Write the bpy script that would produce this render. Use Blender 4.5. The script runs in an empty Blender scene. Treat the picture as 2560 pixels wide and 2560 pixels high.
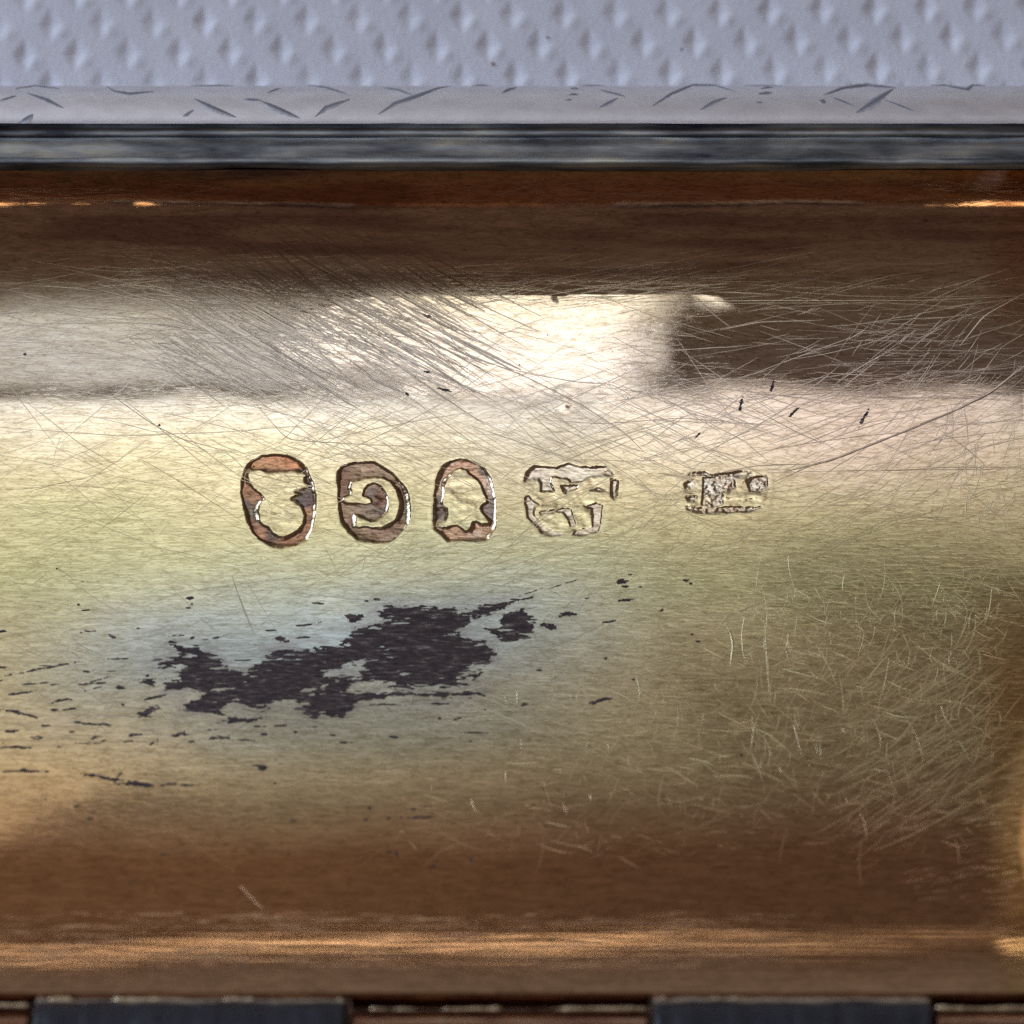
import bpy, math
import numpy as np
from mathutils import Vector, Matrix

# ------------------------------------------------------------------ scene, camera, light
# 1 Blender unit = 1 mm
sc = bpy.context.scene
sc.unit_settings.system = 'METRIC'
sc.unit_settings.scale_length = 0.001
sc.unit_settings.length_unit = 'MILLIMETERS'
sc.view_settings.view_transform = 'Standard'
sc.view_settings.look = 'None'
sc.view_settings.gamma = 1.0
sc.view_settings.exposure = 0.0
sc.view_settings.use_curve_mapping = False
sc.render.engine = 'CYCLES'
sc.cycles.use_denoising = False
sc.cycles.max_bounces = 8
sc.cycles.glossy_bounces = 6
sc.cycles.sample_clamp_indirect = 4.0

TILT = math.radians(18.0)
DIST = 130.0
HALF = 12.8
ct, st = math.cos(TILT), math.sin(TILT)
CAM = np.array([0.0, -DIST * st, DIST * ct])
FWD = np.array([0.0, st, -ct])
UP = np.array([0.0, ct, st])
cam_d = bpy.data.cameras.new('camera')
cam_d.sensor_width = 360.0
cam_d.lens = 180.0 * DIST / HALF
cam_d.clip_start = 1.0
cam_d.clip_end = 3000.0
cam_d.dof.use_dof = True
cam_d.dof.focus_distance = DIST + 0.3
cam_d.dof.aperture_fstop = 0.60
cam = bpy.data.objects.new('camera', cam_d)
sc.collection.objects.link(cam)
cam.location = CAM
cam.rotation_euler = (TILT, 0, 0)
sc.camera = cam

world = bpy.data.worlds.new('World')
sc.world = world
world.use_nodes = True
bg = world.node_tree.nodes['Background']
bg.inputs['Color'].default_value = (1.0, 0.72, 0.60, 1)
bg.inputs['Strength'].default_value = 0.086


def area_lamp(name, theta, az, dist, sx, sy, radiance, color, target=(0, 0, 0), grad=None):
    """rectangular lamp; theta = angle from vertical, az = turn from +y towards +x"""
    th, a = math.radians(theta), math.radians(az)
    d = Vector((math.sin(th) * math.sin(a), math.sin(th) * math.cos(a), math.cos(th)))
    L = bpy.data.lights.new(name, 'AREA')
    L.shape = 'RECTANGLE'
    L.size, L.size_y = sx, sy
    L.energy = radiance * math.pi * sx * sy
    L.color = color
    o = bpy.data.objects.new(name, L)
    sc.collection.objects.link(o)
    p = Vector(target) + d * dist
    o.location = p
    z = d
    x = Vector((math.cos(a), -math.sin(a), 0))
    y = z.cross(x)
    m = Matrix((x, y, z)).transposed()
    o.rotation_euler = m.to_euler()
    if grad:
        L.use_nodes = True
        nt = L.node_tree
        em = nt.nodes['Emission']
        g = nt.nodes.new('ShaderNodeNewGeometry')
        sp = nt.nodes.new('ShaderNodeSeparateXYZ')
        nt.links.new(g.outputs['Parametric'], sp.inputs[0])
        mul = nt.nodes.new('ShaderNodeMath')
        mul.operation = 'MULTIPLY'
        for ax in (0, 1):
            r = nt.nodes.new('ShaderNodeValToRGB')
            els = r.color_ramp.elements
            for i, (p_, v) in enumerate(grad[ax]):
                e = els[i] if i < 2 else els.new(p_)
                e.position = p_
                e.color = (v, v, v, 1)
            nt.links.new(sp.outputs[ax], r.inputs[0])
            nt.links.new(r.outputs[0], mul.inputs[ax])
        nt.links.new(mul.outputs[0], em.inputs['Strength'])
    return o


COOL = (0.93, 0.97, 1.0)
LD = 350.0
DEG = LD * math.pi / 180
# window lamps shaped for their reflections: an upper pane (short, cut off to leave the unmodelled phone's dark reflection) and the wide lower panes that dim towards the horizon


def pane(name, th0, th1, x0, x1, rad, col=COOL, LD=350.0, grad=None, roll=0.0):
    DEG = LD * math.pi / 180
    thm = (th0 + th1) / 2
    o = area_lamp(name, thm, 0, LD, x1 - x0, (th1 - th0) * DEG, rad, col, grad=grad)
    o.location.x += (x0 + x1) / 2
    if roll:
        o.rotation_euler = (o.rotation_euler.to_matrix() @ Matrix.Rotation(math.radians(roll), 3, 'Z')).to_euler()
    return o


pane('window_lamp_upper', 0.3, 9.4, -9.5, 7.0, 1.38, (1.0, 0.98, 0.99), 140.0, roll=5)
pane('window_lamp_upper_left', -28.0, 9.4, -45, -9.6, 0.62, COOL, 140.0,
     grad=([(0.0, 0.9), (1.0, 1.0)], [(0.0, 0.0), (0.35, 0.12), (0.60, 0.45), (0.78, 1.0), (1.0, 1.0)]))
pane('window_lamp_right', 8.5, 22.6, 8, 56, 0.70, (1.0, 0.93, 0.9),
     grad=([(0.0, 0.75), (0.3, 1.0), (1.0, 1.0)], [(0.0, 1.0), (0.35, 0.85), (0.7, 0.45), (1.0, 0.28)]))
low = area_lamp('window_lamp_lower', 29.2, 0, LD, 150, 42 * DEG, 1.25, COOL,
                grad=([(0.0, 0.35), (0.25, 0.85), (0.45, 1.0), (0.60, 0.74), (0.74, 0.27), (0.88, 0.08), (1.0, 0.05)],
                      [(0.0, 0.95), (0.05, 1.15), (0.10, 1.02), (0.26, 0.72), (0.40, 0.58), (0.55, 0.37), (0.68, 0.22), (0.80, 0.12), (1.0, 0.04)]))
low.location.x -= 14
pane('bend_streak_lamp', 62.0, 62.5, -60, 48, 2.9, (1.0, 0.84, 0.66), roll=-7,  # lamp added for the orange streak along the hinge-side bend
     grad=([(0.0, 0.55), (0.35, 1.0), (0.62, 0.9), (0.82, 0.35), (1.0, 0.08)], [(0.0, 1.0), (1.0, 1.0)]))
# dim warm lamp added to lift the brown zone above the hinge-side bend
pane('lower_zone_fill_lamp', 45.0, 60.0, -90, 40, 0.085, (1.0, 0.74, 0.5),
     grad=([(0.0, 1.0), (0.5, 0.75), (0.75, 0.25), (1.0, 0.0)], [(0.0, 0.7), (0.3, 1.0), (1.0, 0.8)]))
# cool lamp added low beyond the far edge to brighten the silver shoulder
area_lamp('shoulder_fill_lamp', 73.5, -6, 420, 300, 140, 1.2, (0.76, 0.87, 1.0),
          grad=([(0.0, 0.9), (1.0, 1.0)], [(0.0, 0.04), (0.45, 0.12), (0.75, 1.0), (1.0, 1.0)]))
# big window to the left: lights the paper and the outer edge
area_lamp('side_window_lamp', 57, -62, 400, 260, 240, 5.7, (0.60, 0.73, 1.0))
# small warm lamps added low behind the hinge to make the orange glints under the lip
pane('glint_lamp_left', -87.2, -84.6, -58, -43, 3.2, (1.0, 0.72, 0.4))
pane('glint_lamp_right', -87.2, -84.6, 45, 60, 3.2, (1.0, 0.72, 0.4))
# faint lamp added on the left to turn the right-hand end of the dish amber
area_lamp('right_end_fill_lamp', 46, -25, 330, 120, 150, 0.34, (1.0, 0.88, 0.7))

# ------------------------------------------------------------------ numpy helpers


class Noise:
    def __init__(self, seed, n=256):
        self.n = n
        self.g = np.random.default_rng(seed).random((n, n)).astype(np.float64)

    def __call__(self, x, y):
        n = self.n
        x = np.asarray(x, float)
        y = np.asarray(y, float)
        xi = np.floor(x).astype(int)
        yi = np.floor(y).astype(int)
        fx = x - xi
        fy = y - yi
        fx = fx * fx * (3 - 2 * fx)
        fy = fy * fy * (3 - 2 * fy)
        g = self.g
        a = g[xi % n, yi % n]
        b = g[(xi + 1) % n, yi % n]
        c = g[xi % n, (yi + 1) % n]
        d = g[(xi + 1) % n, (yi + 1) % n]
        return (a * (1 - fx) + b * fx) * (1 - fy) + (c * (1 - fx) + d * fx) * fy

    def fbm(self, x, y, o=4, gain=0.5):
        s, a, t = 0, 1.0, 0
        for i in range(o):
            s = s + a * self(x * 2 ** i + 17.3 * i, y * 2 ** i + 9.1 * i)
            t += a
            a *= gain
        return s / t * 2 - 1


N1, N2, N3 = Noise(1), Noise(2), Noise(3)


def sstep(a, b, x):
    t = np.clip((x - a) / (b - a), 0, 1)
    return t * t * (3 - 2 * t)


def sdf_poly(X, Y, poly):
    """signed distance, negative inside"""
    P = np.asarray(poly, float)
    d = np.full(X.shape, 1e18)
    ins = np.zeros(X.shape, bool)
    n = len(P)
    for i in range(n):
        ax, ay = P[i]
        bx, by = P[(i + 1) % n]
        ex, ey = bx - ax, by - ay
        wx, wy = X - ax, Y - ay
        t = np.clip((wx * ex + wy * ey) / (ex * ex + ey * ey + 1e-12), 0, 1)
        d = np.minimum(d, (wx - ex * t) ** 2 + (wy - ey * t) ** 2)
        c = ((ay > Y) != (by > Y))
        with np.errstate(divide='ignore', invalid='ignore'):
            xc = (bx - ax) * (Y - ay) / (by - ay) + ax
        ins ^= c & (X < xc)
    d = np.sqrt(d)
    return np.where(ins, -d, d)


# ------------------------------------------------------------------ the dished interior surface
XL, XR = -30.0, 14.6
YB, YT = -12.95, 8.03
RAD = 32.0


def smax(a, b, k):
    h = np.clip(0.5 + 0.5 * (a - b) / k, 0, 1)
    return b * (1 - h) + a * h + k * h * (1 - h)


def surf(x, y):
    x = np.asarray(x, float)
    y = np.asarray(y, float)
    wv = 0.16 * (N3(x / 3.2 + 50, x * 0 + 3) - 0.5) + 0.02 * (N3(x / 0.8 + 9, x * 0 + 7) - 0.5)
    qa = 0.30 * np.maximum(y - 5.55 - wv, 0) ** 2                      # tight bend in the middle
    y0 = 4.5 + 0.5 * wv
    qb = 1.845 * (np.maximum(y - y0, 0) / (8.03 - 4.5)) ** 3           # slower bend towards the ends
    mid = sstep(-6.5, -3.0, x) * sstep(7.5, 4.5, x)
    zy = y * y / (2 * RAD) + qa * mid + qb * (1 - mid) + 0.012 * np.maximum(-7.2 - y, 0) ** 2
    zx = 1.2 * np.maximum(x - 13.25, 0) ** 2 + 0.10 * np.maximum(x - 12.9 + 1.5 * sstep(-4.0, -9.0, y), 0) ** 2 + 0.15 * np.maximum(-26 - x, 0) ** 2
    z = zy + zx
    z = np.where((x > 13.3) | (x < -25.5), np.minimum(z, np.maximum(2.9, zy)), z)
    # gentle hand-raised unevenness
    z = z + 0.028 * (N1(x / 3.6 + 40, y / 2.6 + 11) - 0.5) + 0.0022 * (N2(x / 0.9 + 7, y / 0.7 + 3) - 0.5)
    return z


def project(p):
    p = np.asarray(p, float)
    r = p - CAM
    w = r @ FWD
    return 1280 + r[..., 0] / w * DIST * 100, 1280 - (r @ UP) / w * DIST * 100


def pix_surf(px, py, f=surf):
    """picture coordinates (2560 grid) to x, y on the dished surface"""
    px = np.asarray(px, float)
    py = np.asarray(py, float)
    u = (px - 1280) / 100 / DIST
    v = (1280 - py) / 100 / DIST
    dx = u
    dy = FWD[1] + v * UP[1]
    dz = FWD[2] + v * UP[2]
    z = np.zeros(px.shape)
    for _ in range(14):
        t = (z - CAM[2]) / dz
        x = CAM[0] + t * dx
        y = CAM[1] + t * dy
        z = 0.5 * z + 0.5 * f(x, np.clip(y, YB, YT))
    return x, y


def poly_w(pts, ox, oy, s):
    a = np.asarray(pts, float) / s + np.array([ox, oy])
    x, y = pix_surf(a[:, 0], a[:, 1])
    return np.stack([x, y], 1)


# --- outline of the black tarnish patch
STAIN_OUTLINE = [(70,345),(190,310),(130,235),(210,275),(300,290),(370,330),(370,360),(440,370),(480,385),(540,345),(590,300),(640,290),(760,290),(880,265),(960,205),(1050,180),(1150,160),(1060,145),(1080,105),(1200,100),(1380,110),(1450,125),(1540,95),(1690,65),(1620,100),(1480,150),(1420,200),(1350,225),(1450,240),(1530,255),(1580,310),(1530,350),(1430,380),(1510,375),(1490,400),(1400,410),(1450,440),(1380,455),(1200,450),(1100,455),(1150,425),(960,435),(900,470),(1000,480),(1200,475),(1450,475),(1520,480),(1450,495),(1250,490),(1000,505),(940,540),(920,575),(760,580),(700,545),(760,520),(600,520),(550,545),(420,510),(370,545),(380,575),(300,570),(210,555),(240,520),(290,480),(250,470),(130,465),(130,425),(200,420),(180,390),(110,370)]

# --- hallmarks traced as outline (punch) and raised device
STAMPS = []
S1o = [(720,130),(950,150),(1150,250),(1300,400),(1420,650),(1460,900),(1450,1200),(1400,1500),(1300,1680),(1100,1790),(850,1830),(650,1790),(450,1690),(320,1560),(230,1350),(160,1100),(100,850),(130,600),(190,400),(300,250),(480,150)]
S1f = [(250,400),(450,400),(590,430),(850,440),(1100,410),(1250,450),(1340,510),(1285,560),(1290,640),(1400,700),(1250,770),(1120,800),(1190,860),(1050,940),(1130,1000),(1240,1100),(1290,1250),(1270,1400),(1200,1520),(1050,1620),(880,1670),(780,1650),(650,1560),(590,1470),(480,1420),(400,1330),(370,1180),(390,1070),(450,980),(520,950),(480,890),(430,830),(310,750),(220,630),(170,540),(190,460)]
S2o = [(200,450),(280,330),(520,270),(850,260),(1000,350),(1200,480),(1380,680),(1470,900),(1500,1150),(1480,1400),(1400,1500),(1250,1680),(1150,1740),(850,1740),(560,1690),(400,1540),(260,1350),(220,1150),(200,900)]
S2f = [(420,610),(600,590),(700,550),(850,530),(1000,540),(1150,610),(1280,750),(1350,900),(1380,980),(1370,1150),(1310,1300),(1180,1410),(1020,1490),(850,1490),(720,1460),(580,1480),(490,1470),(490,1230),(560,1240),(680,1300),(800,1370),(900,1340),(1000,1270),(1080,1170),(1110,1030),(1090,900),(1040,800),(980,700),(860,660),(740,690),(670,780),(650,880),(740,910),(800,950),(810,1020),(720,1040),(550,1030),(330,1030),(260,980),(300,910),(420,860),(420,800),(390,740)]
S3o = [(740,205),(900,230),(1100,310),(1200,400),(1290,560),(1350,750),(1390,1000),(1390,1300),(1360,1500),(1230,1680),(1100,1700),(530,1710),(400,1580),(290,1490),(270,1250),(280,850),(330,600),(420,380),(560,260)]
S3f = [(760,370),(860,400),(930,480),(1080,590),(1150,680),(1190,830),(1240,920),(1250,1010),(1160,1050),(1120,1110),(1160,1190),(1250,1290),(1350,1370),(1290,1430),(1140,1430),(1060,1370),(990,1380),(980,1460),(920,1550),(840,1560),(770,1500),(700,1440),(600,1450),(500,1490),(390,1490),(310,1450),(330,1400),(440,1340),(490,1240),(480,1120),(410,1060),(390,1000),(420,900),(430,800),(420,700),(470,580),(570,480),(630,410)]
S4o = [(150,560),(190,420),(300,310),(500,300),(720,320),(850,270),(920,230),(1000,270),(1080,320),(1200,335),(1350,310),(1560,320),(1640,380),(1760,540),(1770,700),(1720,880),(1600,1000),(1520,1250),(1460,1450),(1300,1520),(1150,1540),(950,1500),(800,1510),(600,1520),(450,1470),(330,1330),(210,1200),(170,1020),(140,850)]
S4r = [[(165,560),(200,430),(320,320),(700,340),(920,270),(1100,335),(1560,330),(1680,470),(1300,490),(1150,570),(950,600),(900,540),(700,500),(600,500),(600,600),(650,745),(430,745),(430,600),(380,540),(280,530)],
       [(780,650),(1080,640),(1030,710),(870,775)], [(1270,735),(1410,685),(1570,745)],
       [(1640,540),(1760,560),(1735,740),(1700,880),(1650,820)],
       [(155,850),(220,815),(270,900),(400,985),(320,1010),(310,1150),(400,1260),(560,1400),(790,1490),(620,1515),(460,1465),(330,1320),(205,1200),(180,1020)],
       [(420,1115),(830,1045),(950,1060),(990,1180),(1035,1335),(940,1355),(890,1220),(820,1120),(700,1100),(430,1145)],
       [(1190,1000),(1380,955),(1490,990),(1470,1150),(1450,1330),(1400,1450),(1150,1510),(960,1495),(1060,1400),(1320,1365),(1320,1050)]]
S5o = [(140,440),(260,320),(560,290),(900,300),(1150,290),(1450,330),(1720,360),(1730,700),(1680,840),(1620,950),(1420,1040),(950,1060),(420,1050),(220,975),(150,800)]
S5r = [[(260,340),(560,305),(650,350),(900,325),(1150,300),(1440,345),(1200,385),(850,385),(650,380)],
       [(220,965),(400,955),(700,970),(1000,940),(1400,950),(1610,945),(1400,1025),(950,1050),(420,1040)],
       [(510,390),(700,375),(1080,385),(1095,600),(1000,655),(860,665),(870,900),(700,970),(600,960),(490,900)],
       [(165,520),(300,470),(390,550),(190,610)], [(200,770),(380,750),(360,825),(250,830)],
       [(1400,395),(1690,380),(1695,560),(1570,665),(1380,645),(1330,480)]]
#           outline, raised device, recesses, offset, scale, depth, colours, label
DEFS = [
    (S1o, S1f, None, 590, 1120, 7.43, 0.032, 'copper', 'oval punch mark with a crowned worn head, copper brown in its recess'),
    (S2o, S2f, None, 820, 1120, 7.43, 0.032, 'brown', 'dark brown punch mark with a curled date letter in a rounded shield'),
    (S3o, S3f, None, 1050, 1120, 7.43, 0.028, 'pink', 'arched punch mark with a worn bell-like head in a bright copper surround'),
    (S4o, None, S4r, 1290, 1120, 6.9, 0.016, 'pale', 'faint pale punch mark with a worn walking animal'),
    (S5o, None, S5r, 1690, 1140, 7.43, 0.018, 'silver', 'small narrow rubbed maker punch mark, rightmost of the row'),
]


def build_axis(segs):
    out = []
    for a, b, h in segs:
        n = max(1, int(round((b - a) / h)))
        out.append(np.linspace(a, b, n + 1)[:-1])
    out.append([segs[-1][1]])
    return np.concatenate(out)


GX = build_axis([(XL, -26, 0.4), (-26, -13.5, 0.6), (-13.5, -7.0, 0.06), (-7.0, 7.0, 0.022), (7.0, 12.9, 0.055), (12.9, XR, 0.15)])
GY = build_axis([(YB, -6.5, 0.065), (-6.5, -1.3, 0.06), (-1.3, 1.95, 0.021), (1.95, 4.4, 0.03), (4.4, YT, 0.06)])
X, Y = np.meshgrid(GX, GY)          # rows = y
PXf, PYf = project(np.stack([X, Y, surf(X, Y)], -1))   # where each point sits, used to lay out wear by feature position
Z0 = surf(X, Y)
DZ = np.zeros(X.shape)
OWNER = np.full(X.shape, -1)

GOLD = np.array([0.94, 0.80, 0.48])
PALE = np.array([0.98, 0.90, 0.82])
GREEN = np.array([0.83, 0.81, 0.45])
BLUE = np.array([0.60, 0.70, 0.74])
DEEP = np.array([0.88, 0.55, 0.34])
SILV = np.array([0.86, 0.82, 0.78])


def blend(T, c, m):
    m = np.clip(m, 0, 1)[..., None]
    return T * (1 - m) + c * m


def tint_at(x, y):
    """colour of the worn gilding: pale where rubbed, olive and steel-blue where tarnished, deeper orange in the bends"""
    T = np.broadcast_to(GOLD, x.shape + (3,)).copy()
    w = N1.fbm(x / 2.3 + 5, y / 1.6 + 9, 3) * 0.8
    w2 = N3.fbm(x / 1.1 + 2, y / 0.35 + 3, 3)
    # rubbed, nearly white band through the upper middle, whitened further for the glare
    m = np.exp(-((y - 3.7 + 0.03 * x + 0.8 * w) / 2.3) ** 2)
    T = blend(T, PALE, 0.9 * m)
    m = np.exp(-(((x - 9) / 4.0) ** 2 + ((y - 2.0) / 2.2) ** 2))
    T = blend(T, np.array([0.92, 0.76, 0.66]), 0.8 * m)
    # olive tarnish below the marks
    m = np.exp(-((y + 1.5 + 1.0 * w) / 1.8) ** 2)
    T = blend(T, GREEN, 0.75 * m)
    # steel-blue tarnish halo round the black patch
    yc = -3.6 + 0.085 * (x + 5)
    m = np.exp(-(((x + 4.5) / 7.0) ** 4 + ((y - yc) / 2.0 + 0.22 * w + 0.1 * w2) ** 2))
    T = blend(T, BLUE, 0.95 * m)
    m = np.exp(-(((x + 6) / 7.0) ** 4 + ((y + 5.7) / 1.0 + 0.2 * w) ** 2))
    T = blend(T, np.array([0.56, 0.58, 0.50]), 0.75 * m)
    m = sstep(-5.0, -10.0, x + 1.5 * w) * sstep(-4.2, -7.0, y)
    T = blend(T, np.array([0.90, 0.68, 0.42]), 0.5 * m)
    # bends at the hinge side, top and right end tinted deeper orange
    m = sstep(-6.2, -9.5, y + 0.5 * w)
    T = blend(T, DEEP, 0.9 * m)
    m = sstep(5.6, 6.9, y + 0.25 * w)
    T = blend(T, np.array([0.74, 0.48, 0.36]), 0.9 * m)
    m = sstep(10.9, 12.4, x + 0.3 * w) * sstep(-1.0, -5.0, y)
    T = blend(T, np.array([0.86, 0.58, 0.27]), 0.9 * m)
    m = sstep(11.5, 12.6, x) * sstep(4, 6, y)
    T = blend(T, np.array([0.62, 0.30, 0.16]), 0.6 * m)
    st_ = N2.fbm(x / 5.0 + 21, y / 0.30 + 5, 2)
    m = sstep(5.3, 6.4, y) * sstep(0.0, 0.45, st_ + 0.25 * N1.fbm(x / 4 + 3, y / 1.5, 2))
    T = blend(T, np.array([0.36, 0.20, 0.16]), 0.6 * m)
    return T * (1 + 0.05 * w2)[..., None]


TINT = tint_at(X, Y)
ROUGH = 0.022 + 0.055 * sstep(3.0, -1.5, Y) * (0.35 + 0.65 * sstep(-10.5, -6.0, Y)) + 0.012 * N2(X / 1.3, Y / 0.8)

COLS = {
    'copper': [(0.64, 0.36, 0.24), (0.38, 0.22, 0.16), (0.24, 0.19, 0.19)],
    'brown': [(0.52, 0.36, 0.28), (0.38, 0.24, 0.18), (0.32, 0.25, 0.23)],
    'pink': [(0.98, 0.76, 0.63), (0.90, 0.58, 0.42), (0.34, 0.27, 0.27)],
    'pale': [(1.0, 0.88, 0.80), (1.0, 0.84, 0.74), (0.98, 0.90, 0.80)],
    'silver': [(1.0, 0.95, 0.92), (0.86, 0.68, 0.58), (1.0, 0.94, 0.88)],
}
for k, (out, fig, rec, ox, oy, s, depth, colk, lab) in enumerate(DEFS):
    po = poly_w(out, ox, oy, s)
    x0, y0 = po.min(0) - 0.25
    x1, y1 = po.max(0) + 0.25
    i0, i1 = np.searchsorted(GX, [x0, x1])
    j0, j1 = np.searchsorted(GY, [y0, y1])
    xs, ys = X[j0:j1, i0:i1], Y[j0:j1, i0:i1]
    wob = 0.018 * N2.fbm(xs / 0.11 + 3 * k, ys / 0.11, 2)
    do = sdf_poly(xs, ys, po)
    if fig is not None:
        df = sdf_poly(xs, ys, poly_w(fig, ox, oy, s))
        dd = np.maximum(do, -df) + wob * 0.7
    else:
        dd = np.full(xs.shape, 1e9)
        for r in rec:
            dd = np.minimum(dd, sdf_poly(xs, ys, poly_w(r, ox, oy, s)))
        dd = dd + wob
    tr = 0.014 + 0.075 * sstep(0.25, 0.85, N3(xs / 0.45 + 7 * k, ys / 0.45 + 3 * k))
    m = sstep(tr, -tr, dd)
    depth = depth * (0.55 + 0.9 * N1(xs / 0.7 + 3 * k, ys / 0.7 + 60))
    floor = (0.012 if colk != 'pale' else 0.006) * N1.fbm(xs / 0.22, ys / 0.08 + 31, 3)
    if colk == 'silver':
        floor = 0.009 * N1.fbm(xs / 0.07, ys / 0.06 + 31, 2)
    worn = 0.010 * N2.fbm(xs / 0.30 + k, ys / 0.22 + 14, 3) * sstep(0.05, -0.15, do)
    DZ[j0:j1, i0:i1] += -depth * m + m * floor + (1 - m) * worn
    # metal thrown up round the punch
    DZ[j0:j1, i0:i1] += 0.0016 * np.exp(-((do - 0.07) / 0.07) ** 2) * (0.5 + N3(xs * 4, ys * 4))
    c0, c1, c2 = [np.array(c) for c in COLS[colk]]
    n = N3.fbm(xs / 0.5 + 9 * k, ys / 0.35 + 4 * k, 3)
    n2 = N1.fbm(xs / 0.6 + 5 * k, ys / 0.6 + 8 * k, 2)
    c = np.broadcast_to(c1, xs.shape + (3,)).copy()
    c = blend(c, c0, sstep(-0.05, 0.25, n))
    c = blend(c, c2, sstep(0.10, 0.40, n2))
    if k == 0:
        top = sstep(0.05, 0.12, ys - (po[:, 1].max() - 0.42))
        c = blend(c, np.array([0.85, 0.42, 0.25]), top)
    # oxide caught in the foot of the walls
    crease = np.exp(-((dd + 0.008) / 0.014) ** 2) * (0.30 if colk not in ('pale', 'silver') else 0.10)
    T = TINT[j0:j1, i0:i1]
    T = blend(T, c, m * (0.72 + 0.4 * N2(xs / 0.35 + 8, ys / 0.25)) * (0.7 if colk in ('pale', 'silver') else 1.0))
    T = blend(T, np.array([0.10, 0.055, 0.045]), crease * sstep(-0.45, 0.05, N2.fbm(xs / 0.25, ys / 0.2, 2)))
    TINT[j0:j1, i0:i1] = T
    ROUGH[j0:j1, i0:i1] += (0.05 if colk in ('pale', 'silver') else 0.14) * m
    own = OWNER[j0:j1, i0:i1]
    own[do < 0.06] = k


def capsule(x0, y0, x1, y1, sig, amp):
    (ax, bx), (ay, by) = pix_surf([x0, x1], [y0, y1])
    ex, ey = bx - ax, by - ay
    t = np.clip(((X - ax) * ex + (Y - ay) * ey) / (ex * ex + ey * ey + 1e-9), 0, 1)
    d2 = (X - ax - ex * t) ** 2 + (Y - ay - ey * t) ** 2
    return amp * np.exp(-d2 / (2 * sig * sig))


for c in [(1700, 890, 1760, 960, 0.40, 0.014), (2050, 900, 2230, 940, 0.55, 0.020), (700, 930, 1000, 980, 0.6, 0.02), (1408, 990, 1408, 1010, 0.12, 0.028), (1396, 742, 1402, 746, 0.10, -0.03), (1020, 975, 1060, 990, 0.06, -0.012), (515, 1445, 518, 1455, 0.07, -0.03)]:
    DZ += capsule(*c[:5], c[5] * 0.22)
Z = Z0 + DZ

# ------------------------------------------------------------------ materials


def nodes(mat):
    mat.use_nodes = True
    nt = mat.node_tree
    return nt, nt.nodes['Principled BSDF']


def new(nt, t, **kw):
    n = nt.nodes.new(t)
    for k_, v in kw.items():
        setattr(n, k_, v)
    return n


def mapped_noise(nt, scale, detail=4, rough=0.6, nscale=1.0, dist=0.0, rot=0.0):
    tc = new(nt, 'ShaderNodeTexCoord')
    mp = new(nt, 'ShaderNodeMapping')
    mp.inputs['Scale'].default_value = scale
    mp.inputs['Rotation'].default_value = (0, 0, rot)
    nt.links.new(tc.outputs['Object'], mp.inputs[0])
    n = new(nt, 'ShaderNodeTexNoise')
    n.inputs['Scale'].default_value = nscale
    n.inputs['Detail'].default_value = detail
    n.inputs['Roughness'].default_value = rough
    n.inputs['Distortion'].default_value = dist
    nt.links.new(mp.outputs[0], n.inputs['Vector'])
    return n


def math_node(nt, op, a, b=None):
    m = new(nt, 'ShaderNodeMath', operation=op)
    for i, v in enumerate((a, b)):
        if v is None:
            continue
        if isinstance(v, (int, float)):
            m.inputs[i].default_value = v
        else:
            nt.links.new(v, m.inputs[i])
    return m.outputs[0]


def ramp(nt, src, stops):
    r = new(nt, 'ShaderNodeValToRGB')
    els = r.color_ramp.elements
    for i, (p, c) in enumerate(stops):
        e = els[i] if i < 2 else els.new(p)
        e.position = p
        e.color = tuple(c) + (1,) if len(c) == 3 else c
    nt.links.new(src, r.inputs[0])
    return r.outputs[0]


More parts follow.
